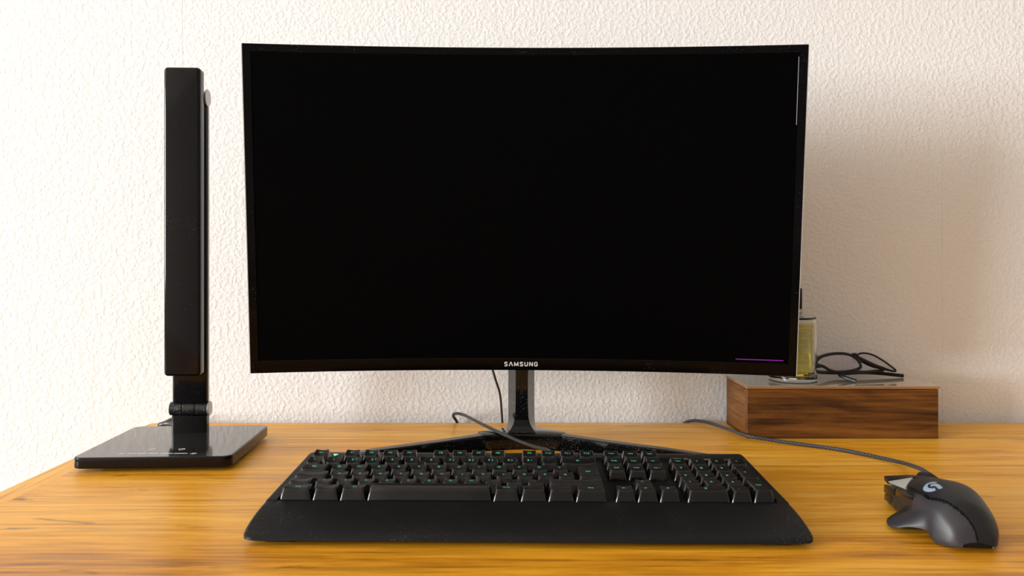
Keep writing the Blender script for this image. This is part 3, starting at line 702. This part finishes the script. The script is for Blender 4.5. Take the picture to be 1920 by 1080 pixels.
# cross-sections: distance from the rear, then left-bottom .. over the top .. right-bottom (v, z)
ST = [
 (0, [(-12, 3), (-12.5, 4), (-12, 5), (-10, 6), (-5, 7), (0, 7), (5, 6), (9, 5), (9, 3)]),
 (2, [(-17, 3), (-17.5, 6), (-17, 10), (-14, 13), (-7, 15.5), (0, 15.5), (6, 13), (11, 8.5), (11, 3)]),
 (6,  [(-21, 2), (-22, 6), (-21, 13), (-18, 18.5), (-9, 22.5), (0, 22), (8, 18), (14.5, 10), (14.5, 2)]),
 (14, [(-26.5, 2), (-27, 7), (-26, 17), (-22.5, 25), (-12, 30.5), (0, 30.5), (11, 24.5), (19, 13), (19, 2)]),
 (22, [(-29.5, 8), (-29.5, 12), (-28, 20), (-24.5, 28), (-13, 34.5), (0, 34.5), (12.5, 28.5), (22, 15), (22.5, 2)]),
 (30, [(-38, 7.5), (-37, 10), (-29.5, 20), (-26, 29), (-14, 37), (1, 37), (14, 31), (24.5, 16), (25, 2)]),
 (38, [(-46, 3.5), (-45, 6), (-30.5, 18), (-26.5, 29), (-15, 38.5), (1, 38.8), (15.5, 33), (26.5, 16), (27, 2)]),
 (46, [(-48.5, 2.5), (-47.5, 5), (-30.5, 16), (-26, 28), (-15, 38.2), (1.5, 39.3), (16.5, 33.5), (28, 16), (28, 2)]),
 (55, [(-47, 3), (-45.5, 6), (-30, 15), (-26, 27), (-15, 36.5), (2, 38), (17, 33), (29, 16), (29, 2)]),
 (61, [(-41, 4), (-40, 7), (-29, 15), (-26, 26.5), (-15, 35.3), (2, 37), (17.5, 32), (29.5, 15.5), (29.5, 2)]),
 (68, [(-31, 4), (-31, 8), (-28, 15), (-26, 26), (-15, 34), (2, 35.5), (17, 31), (29, 15), (29, 2)]),
 (92, [(-28, 4), (-28.5, 7), (-27.5, 14), (-25.5, 22), (-15, 28.8), (2, 31), (17, 26), (28.5, 13), (28, 2)]),
 (108, [(-27, 4), (-27.5, 7), (-27, 12), (-25.5, 18), (-15, 24), (2, 26), (16, 22), (27, 11), (26, 2)]),
 (122, [(-24, 4), (-24.5, 6), (-24, 9), (-22, 13.5), (-13, 18.5), (2, 20), (14, 17), (23, 9), (22, 3)]),
 (130, [(-15, 5), (-15.5, 6), (-15, 8), (-14, 11), (-8, 14), (2, 15), (9, 13), (14, 8), (13, 4)]),
]
NS, NT = 7, 10
rows = [catmull([(0, v, z) for v, z in p], NT) for _, p in ST]
nt = len(rows[0]); us = [u for u, _ in ST]
cols = [catmull([(us[i], rows[i][j].y, rows[i][j].z) for i in range(len(ST))], NS) for j in range(nt)]
G = [[Vector((cols[j][i].y, cols[j][i].x, max(1.2, cols[j][i].z))) for j in range(nt)] for i in range(len(cols[0]))]   # local (v, u, z)
ns = len(G)
def nrm(i, j):
    a = G[min(i + 1, ns - 1)][j] - G[max(i - 1, 0)][j]; b = G[i][min(j + 1, nt - 1)] - G[i][max(j - 1, 0)]
    n = b.cross(a); n = n.normalized() if n.length > 1e-9 else Vector((0, 0, 1)); return n
NR = [[nrm(i, j) for j in range(nt)] for i in range(ns)]
sgn = 1 if NR[ns // 2][nt // 2].z > 0 else -1
NR = [[v * sgn for v in r] for r in NR]
vs = [v for r in G for v in r]; fs = [(i * nt + j, i * nt + j + 1, (i + 1) * nt + j + 1, (i + 1) * nt + j) for i in range(ns - 1) for j in range(nt - 1)]
fs += [(i * nt, (i + 1) * nt, (i + 1) * nt + nt - 1, i * nt + nt - 1) for i in range(ns - 1)]
fs += [tuple(range(nt)), tuple((ns - 1) * nt + j for j in range(nt))]
body = link('chassis', pyd('chassis', vs, fs), 'mouse_body', mouse, angle=50)
def patch(name, mask, off, mat, parent, ripple=None):
    cells = {(i, j) for i in range(ns - 1) for j in range(nt - 1) if mask(G[i][j].lerp(G[i + 1][j + 1], .5), (j + .5) / (nt - 1))}
    vid, V, Fc = {}, [], []
    def vtx(i, j, top):
        k_ = (i, j, top)
        if k_ not in vid: vid[k_] = len(V); V.append(G[i][j] + NR[i][j] * (off if top else -.6))
        return vid[k_]
    for i, j in cells:
        c = [(i, j), (i, j + 1), (i + 1, j + 1), (i + 1, j)]; Fc.append([vtx(a, b, 1) for a, b in c])
        for (a, b), nb in (((c[0], c[1]), (i - 1, j)), ((c[1], c[2]), (i, j + 1)), ((c[2], c[3]), (i + 1, j)), ((c[3], c[0]), (i, j - 1))):
            if nb not in cells: Fc.append([vtx(*a, 1), vtx(*b, 1), vtx(*b, 0), vtx(*a, 0)])
    return link(name, pyd(name, V, Fc), mat, parent, angle=50)
def seam(u): return .40 + .185 * max(0, 1 - u / 30) ** 1.3
patch('side_panel', lambda p, t: t < seam(p.y) - .014 and p.y < 50, .9, 'mouse_side', mouse)
patch('thumb_grip', lambda p, t: t < .37 and 50 <= p.y < 112 and p.z < 21.5 + max(0, 76 - p.y) * .14, .7, 'grip', mouse)
top = patch('top_shell', lambda p, t: t > seam(p.y) + .014 and p.y < 84 and t < .97, 1.0, 'mouse_top', mouse)
patch('main_button', lambda p, t: .52 < t < .62 and 85.5 <= p.y < 124, 1.1, 'mouse_top', mouse)
patch('main_button', lambda p, t: .70 < t < .90 and 85.5 <= p.y < 128, 1.1, 'mouse_top', mouse)
link('scroll_wheel', lathe_me('scroll_wheel', [(0, -4), (11, -4), (12, -3), (12, 3), (11, 4), (0, 4)], 28, 'x'), 'rubber', mouse, loc=(3, 104, 20.5))
link('foot', prism_me('foot', rrect(-20, 16, 8, 22, 5), 0, 4, .2, 1), 'rubber', mouse); link('foot', prism_me('foot', rrect(-14, 14, 104, 116, 5), 0, 4, .2, 1), 'rubber', mouse)
# left wing of the main button, grey inlay and the thumb buttons
def slab(name, P, Q, mat, parent=None, bev=.5):
    """closed solid between outline P and outline Q"""
    n = len(P); bm = bmesh.new(); a = [bm.verts.new(p) for p in P]; b = [bm.verts.new(q) for q in Q]
    for i in range(n): bm.faces.new((a[i], a[(i + 1) % n], b[(i + 1) % n], b[i]))
    bm.faces.new(a[::-1]); bm.faces.new(b); bmesh.ops.recalc_face_normals(bm, faces=bm.faces)
    if bev: bmesh.ops.bevel(bm, geom=bm.edges[:], offset=bev, segments=2, profile=.5, affect='EDGES')
    return link(name, from_bm(bm, name), mat, parent or mouse, angle=40)
dn = Vector((0, 0, 1))
wing = [Vector(p) for p in ((-24.5, 125, 23.0), (-2, 129, 23.5), (3, 99, 31.0), (-13, 85, 33.2), (-25, 114, 22.4))]
slab('button_wing', wing, [p - dn * 4.2 for p in wing], 'mouse_body')
inl = [Vector(p) for p in ((-25.6, 113, 21.2), (-15.4, 85, 33.0), (-27.4, 70, 27.6))]
slab('grey_inlay', inl, [p + Vector((3, 1, -3.0)) for p in inl], 'mouse_grey', bev=.3)
for P in (((-29.2, 113, 11), (-29.0, 113, 18.2), (-28.4, 89, 22.4), (-29.2, 89, 15.5)), ((-29.2, 87, 16.0), (-28.3, 87, 22.8), (-28.0, 51, 27.0), (-29.3, 51, 22.8))):
    P = [Vector(p) for p in P]; slab('thumb_button', P, [p + Vector((7, 0, 0)) for p in P], 'gloss_btn', bev=.8)
P = [Vector(p) for p in ((-29, 112, 4.5), (-29.2, 112, 9.6), (-29.2, 95, 12.8), (-29.0, 92, 6))]
slab('front_thumb_button', P, [p + Vector((7, 0, 0)) for p in P], 'gloss_btn', bev=.7)
# logo laid on the shell
bpy.context.view_layer.update()
dg = bpy.context.evaluated_depsgraph_get()
tb = BVHTree.FromObject(top, dg)
def on_shell(u, v, h):
    hit = tb.ray_cast(Vector((v * MM, u * MM, .1)), Vector((0, 0, -1)))
    p, n = (hit[0], hit[1]) if hit[0] else (Vector((v, u, 39)) * MM, Vector((0, 0, 1)))
    n = n if n.z > 0 else -n
    return (p + n * (.00005 + h * MM)) / MM
LOGO = [[(820, 270), (760, 272), (705, 285), (668, 315), (658, 345), (680, 370), (730, 380), (775, 374), (800, 364)], [(735, 318), (770, 305), (810, 303), (845, 322), (880, 356)]]
inv = mouse.matrix_world.inverted()
org = inv @ Vector(cam.location)
def logo_uv(zx, zy):
    q = Vector(((1650 + zx / 7.72 - CX) / F_PX, 1, -((870 + zy / 7.72) - CY) / F_PX))
    d = (inv.to_3x3() @ q).normalized(); h = tb.ray_cast(org, d)
    return h[0] / MM if h[0] else None
its = []
for P in LOGO:
    pp = [logo_uv(*p) for p in P]; pp = [(q.y, q.x) for q in pp if q]
    if len(pp) > 2: its.append([tuple(v)[:2] for v in catmull([(a, b, 0) for a, b in pp], 4)])
if its:
    me = strokes_mesh('logo', its, 1.55, on_shell, .2); o = link('logo', me, 'mouse_logo', top, smooth=False); o['label'] = 'pale blue curved letter mark'
mrot = Matrix.Rotation(-MYAW, 3, 'Z')
def to_mouse(P): return [mrot @ (Vector(p) - Vector((MXO, MYO, 0))) for p in P]
nose = Matrix.Rotation(MYAW, 3, 'Z') @ Vector((22, 116, 17)) + Vector((MXO, MYO, 0))
link('cable_boot', tube_me('cable_boot', to_mouse([nose, nose + Vector((2, 12, 2)), nose + Vector((4, 27, 3))]), lambda t: 4.0 - 1.2 * t, 10, 6), 'rubber', mouse)
link('cable', tube_me('cable', to_mouse([nose + Vector((4, 24, 3)), U(1731, 882.5, 750), U(1718, 876.5, 778), U(1700, 870.5, 812), U(1680, 865.5, 843), U(1620, 852, 880), U(1560, 841, 908), U(1500, 833, 928), U(1450, 826, 943), U(1400, 817.5, 956), U(1372, 807.5, 990), U(1345, 798, 1022), U(1318, 790.5, 1050), U(1300, 789, 1064), U(1283, 794, 1071), U(1272, 812, 1071)]), 2.1, 12, 10, uvlen=2.2), 'braid', mouse)
